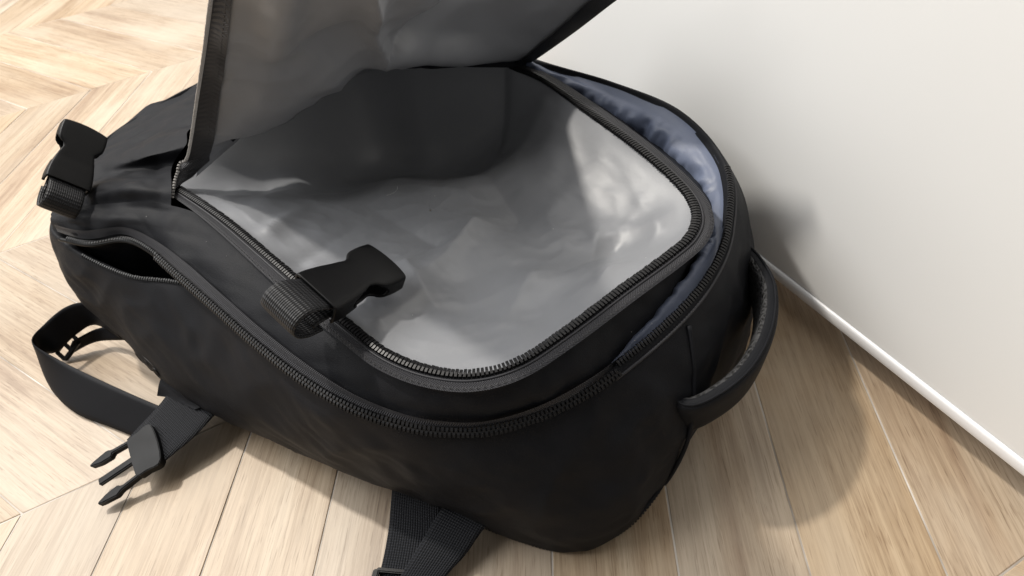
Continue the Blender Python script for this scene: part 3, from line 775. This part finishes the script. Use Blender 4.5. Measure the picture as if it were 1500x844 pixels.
# socket drooping over the near zip into the opening
loop_path = [(-0.002, -0.0125), (-0.012, -0.0118), (-0.0205, -0.0075), (-0.0240, -0.0005), (-0.0205, 0.0060), (-0.0125, 0.0078), (-0.004, 0.0050), (0.004, 0.0016), (0.0105, 0.0002), (0.0108, -0.0022), (0.004, -0.0032), (-0.004, -0.0042), (-0.010, -0.0060)]
r1, m1 = V((-0.1261, 0.3243, 0.1880)), V((-0.0880, 0.3687, 0.1680))
ydir = V((-0.1135, 0.3116, 0.1820)) - V((-0.1393, 0.3389, 0.1940))
mwA = frame(r1, m1 - r1, ydir)
if (mwA.to_3x3() @ V((0, 0, 1))).dot(camp - r1) < 0: mwA = frame(r1, m1 - r1, -ydir)
mwA = mwA @ Matrix.Scale(1.17, 4)
socket(mwA, None)
web_loop(mwA, loop_path)
# socket at the bottom end, mouth up
r2, m2 = V((-0.3652, 0.5222, 0.1800)), V((-0.3581, 0.5676, 0.1980))
y2 = V((-0.3561, 0.5239, 0.1685)) - V((-0.3727, 0.5177, 0.1915))
mwB = frame(r2, m2 - r2, y2)
if (mwB.to_3x3() @ V((0, 0, 1))).dot(camp - r2) < 0: mwB = frame(r2, m2 - r2, -y2)
mwB = mwB @ Matrix.Scale(1.06, 4)
socket(mwB, None)
web_loop(mwB, loop_path)

# --- loose straps on the floor
ribbon('shoulder_strap_tail', [(-0.3831, 0.4956, 0.0500), (-0.4117, 0.5154, 0.0530), (-0.4332, 0.5151, 0.0530), (-0.4498, 0.4981, 0.0500), (-0.4590, 0.4813, 0.0440), (-0.4336, 0.4635, 0.0340), (-0.3978, 0.4409, 0.0300), (-0.3579, 0.4160, 0.0280), (-0.3161, 0.3910, 0.0260)],
       [(-0.3840, 0.4872, 0.0260), (-0.4183, 0.5126, 0.0260), (-0.4350, 0.5037, 0.0250), (-0.4493, 0.4865, 0.0220), (-0.4709, 0.4878, 0.0160), (-0.4503, 0.4517, 0.0060), (-0.4158, 0.4196, 0.0030), (-0.3743, 0.3963, 0.0030), (-0.3326, 0.3724, 0.0030)], 0.0016, 'smooth_web', bag, 90, 8)
ribbon('adjuster_strap', [(-0.4387, 0.4979, 0.0220), (-0.4129, 0.5068, 0.0260), (-0.3747, 0.4962, 0.0340)], [(-0.4537, 0.4966, 0.0040), (-0.4242, 0.5049, 0.0100), (-0.3797, 0.4899, 0.0200)], 0.0018, 'smooth_web', bag, 24, 6)
def slider(name, c, xd, yd, w=0.030, l=0.016):
    mwx = frame(c, xd, yd)
    bm = bmesh.new()
    for y in (-w / 2, w / 2): box(bm, -l / 2, l / 2, y - 0.0022, y + 0.0022, -0.0022, 0.0022, 0.0008)
    for x in (-l / 2, 0, l / 2): box(bm, x - 0.0016, x + 0.0016, -w / 2, w / 2, -0.0018, 0.0022, 0.0008)
    return bm_obj(name, bm, 'plastic', bag, mwx)
slider('strap_adjuster', mix((-0.4467, 0.4975, 0.0160), (-0.4505, 0.5018, 0.0120), 0.5), V((-0.4352, 0.5028, 0.0240)) - V((-0.4609, 0.4934, 0.0040)), V((-0.4330, 0.4966, 0.0140)) - V((-0.4486, 0.4997, 0.0140)), 0.012, 0.026)
# strap with the plug half of a buckle
wr_ = ribbon('webbing_strap', [(-0.2872, 0.4270, 0.0400), (-0.3054, 0.4147, 0.0340), (-0.3199, 0.3954, 0.0270), (-0.3399, 0.3732, 0.0205), (-0.3441, 0.3666, 0.0200)],
             [(-0.2456, 0.3914, 0.0340), (-0.2639, 0.3743, 0.0300), (-0.2816, 0.3559, 0.0250), (-0.3038, 0.3396, 0.0200), (-0.3080, 0.3335, 0.0195)], 0.0022, 'web', bag, 50, 10)
pc = mix((-0.3437, 0.3662, 0.0205), (-0.3088, 0.3324, 0.0195), 0.5)
pd = mix((-0.3797, 0.3474, 0.0100), (-0.3486, 0.3182, 0.0100), 0.5) - pc
py_ = V((-0.3088, 0.3324, 0.0195)) - V((-0.3437, 0.3662, 0.0205))
mwP = frame(pc, pd, py_)
if (mwP.to_3x3() @ V((0, 0, 1))).z < 0: mwP = frame(pc, pd, -py_)
mwP = mwP @ Matrix.Diagonal((1.0, 1.3, 1.1, 1.0))
bm = prism(smooth_outline([(-0.016, -0.0145), (-0.002, -0.0155), (0.006, -0.0150), (0.0075, -0.009), (0.0075, 0.009), (0.006, 0.0150), (-0.002, 0.0155), (-0.016, 0.0145)], 4), -0.0036, 0.0036, 0.0009)
plug = bm_obj('buckle_plug', bm, 'plastic', bag, mwP)
plen = pd.length
bm = bmesh.new(); box(bm, 0.006, plen * 0.93, -0.0026, 0.0026, -0.0022, 0.0016, 0.0008); bm_obj('guide_bar', bm, 'plastic', plug, mwP)
for sg in (-1, 1):
    arm = [(0.004, 0.0150), (0.004, 0.0122), (plen * 0.52, 0.0135), (plen * 0.56, 0.0112), (plen * 0.80, 0.0118), (plen * 1.0, 0.0140), (plen * 1.02, 0.0156), (plen * 0.92, 0.0166), (plen * 0.62, 0.0182), (plen * 0.52, 0.0164)]
    arm = [(x, y * sg) for x, y in arm]
    if sg < 0: arm = arm[::-1]
    bm_obj('prong', prism(arm, -0.0030, 0.0026, 0.0007), 'plastic', plug, mwP)
# padded wing the strap comes out of
wing = Patch([[(-0.3188, 0.4155, 0.0400), (-0.2733, 0.3969, 0.0450), (-0.2542, 0.3846, 0.0420)], [(-0.3225, 0.4102, 0.0340), (-0.2952, 0.3959, 0.0380), (-0.2663, 0.3789, 0.0380)], [(-0.3279, 0.4082, 0.0240), (-0.3099, 0.3973, 0.0300), (-0.2836, 0.3793, 0.0320)]])
grid('strap_wing', wing.ev, 0, 2, 0, 2, 24, 16, 'nylon', bag)

# --- crossed straps at the front
ribbon('webbing_strap', [(-0.1083, 0.3034, 0.0300), (-0.1141, 0.2799, 0.0160), (-0.1177, 0.2537, 0.0085), (-0.1236, 0.2225, 0.0065), (-0.1298, 0.1880, 0.0060)],
       [(-0.0687, 0.2848, 0.0300), (-0.0755, 0.2624, 0.0160), (-0.0814, 0.2428, 0.0085), (-0.0931, 0.2150, 0.0065), (-0.1008, 0.1839, 0.0060)], 0.0022, 'web', bag, 50, 10, 0.0006)
ribbon('webbing_strap', [(-0.0561, 0.2768, 0.0300), (-0.0742, 0.2584, 0.0240), (-0.0898, 0.2396, 0.0175), (-0.1063, 0.2181, 0.0130), (-0.1263, 0.1901, 0.0110)],
       [(-0.0249, 0.2521, 0.0300), (-0.0455, 0.2378, 0.0220), (-0.0600, 0.2251, 0.0150), (-0.0758, 0.2125, 0.0110), (-0.0983, 0.1869, 0.0090)], 0.0022, 'web', bag, 50, 10, 0.0006)
slider('strap_slider', (-0.1059, 0.2097, 0.0100), V((-0.1061, 0.2253, 0.0100)) - V((-0.1128, 0.1976, 0.0100)), V((-0.0820, 0.2015, 0.0100)) - V((-0.1305, 0.2210, 0.0100)), 0.044, 0.022)

# --- moulded badge low on the near side and a clear tag pin
bp_ = body.ev(1.45, 2.35)
tdir = (body.ev(1.7, 2.35) - body.ev(1.2, 2.35)).normalized(); vdir = (body.ev(1.45, 2.6) - body.ev(1.45, 2.1)).normalized()
nb = tdir.cross(vdir).normalized(); nb = nb if nb.dot(V((-0.6, -0.8, 0.2))) > 0 else -nb
mwL = frame(bp_ + nb * 0.0015, tdir, nb.cross(tdir))
bm = prism([(0.024 * math.cos(a * math.pi / 16), 0.011 * math.sin(a * math.pi / 16)) for a in range(32)], -0.004, 0.0012, 0.0005)
badge = bm_obj('badge', bm, 'plastic', bag, mwL)
for x in (-0.013, 0.0, 0.013):
    ringp = [mwL @ V((x + 0.0052 * math.cos(a * math.pi / 12), 0.0062 * math.sin(a * math.pi / 12), 0.0016)) for a in range(24)]
    tube('raised_ring', ringp, 0.0010, 'plastic', badge, 6, True)
tube('tag_pin', [V((-0.1677, 0.3211, 0.0200)), V((-0.1668, 0.3171, 0.0140)), V((-0.1636, 0.3152, 0.0090)), V((-0.1637, 0.3191, 0.0140)), V((-0.1643, 0.3205, 0.0200))], 0.0006, 'thread2', bag, 5) if 'thread2' in M else None

# ------------------------------------------------------------------ lint on the lining
M['lint'] = plastic('lint', (0.75, 0.74, 0.72, 1), 0.7)
lv, lf = [], []
def lint_blob(p, r):
    k = len(lv)
    for d in ((1, 0, 0), (-1, 0, 0), (0, 1, 0), (0, -1, 0), (0, 0, 1), (0, 0, -1)): lv.append(V(p) + V(d) * r * random.uniform(0.5, 1.2))
    for a, b, c in ((0, 2, 4), (2, 1, 4), (1, 3, 4), (3, 0, 4), (2, 0, 5), (1, 2, 5), (3, 1, 5), (0, 3, 5)): lf.append((k + a, k + b, k + c))
dg = bpy.context.evaluated_depsgraph_get()
def drop(x, y, z=0.3):
    """onto the bag along the vertical"""
    hit, loc, nrm, idx, ob, _ = scene.ray_cast(dg, V((x, y, z)), V((0, 0, -1)))
    return loc if hit else V((x, y, 0))

bpy.context.view_layer.update()
dg = bpy.context.evaluated_depsgraph_get()
for (x, y, z) in ((-0.0281, 0.5552, 0.1200), (0.0394, 0.4237, 0.1200), (-0.0709, 0.3368, 0.1300), (0.0176, 0.5513, 0.1200), (0.0957, 0.3513, 0.1400), (-0.0555, 0.4995, 0.1200), (0.1007, 0.5394, 0.1400), (-0.1491, 0.3803, 0.1500)):
    p = drop(x, y, 0.185); lint_blob(p + V((0, 0, 0.0002)), 0.00045)
for (x, y, z) in ((0.0890, 0.3050, 0.1400), (0.0752, 0.2953, 0.1400), (0.0836, 0.2961, 0.1400), (0.0739, 0.2998, 0.1500), (-0.2357, 0.4441, 0.1600), (-0.2145, 0.4208, 0.1600), (-0.2956, 0.4881, 0.1650)):
    p = drop(x, y, 0.185); lint_blob(p + V((0, 0, 0.0002)), 0.0003)
hair = [drop(x, y, 0.185) + V((0, 0, 0.0006)) for (x, y, z) in ((-0.0991, 0.5133, 0.1200), (-0.0935, 0.5161, 0.1200), (-0.0905, 0.5229, 0.1200), (-0.0907, 0.5305, 0.1200))]
for i in range(24):
    lint_blob(cr(hair, 3 * i / 23), 0.00028)
lint = mesh('lint', lv, lf, 'lint', None, False)
lint['kind'] = 'stuff'; lint['label'] = 'specks of pale lint lying on the grey lining'; lint['category'] = 'lint'
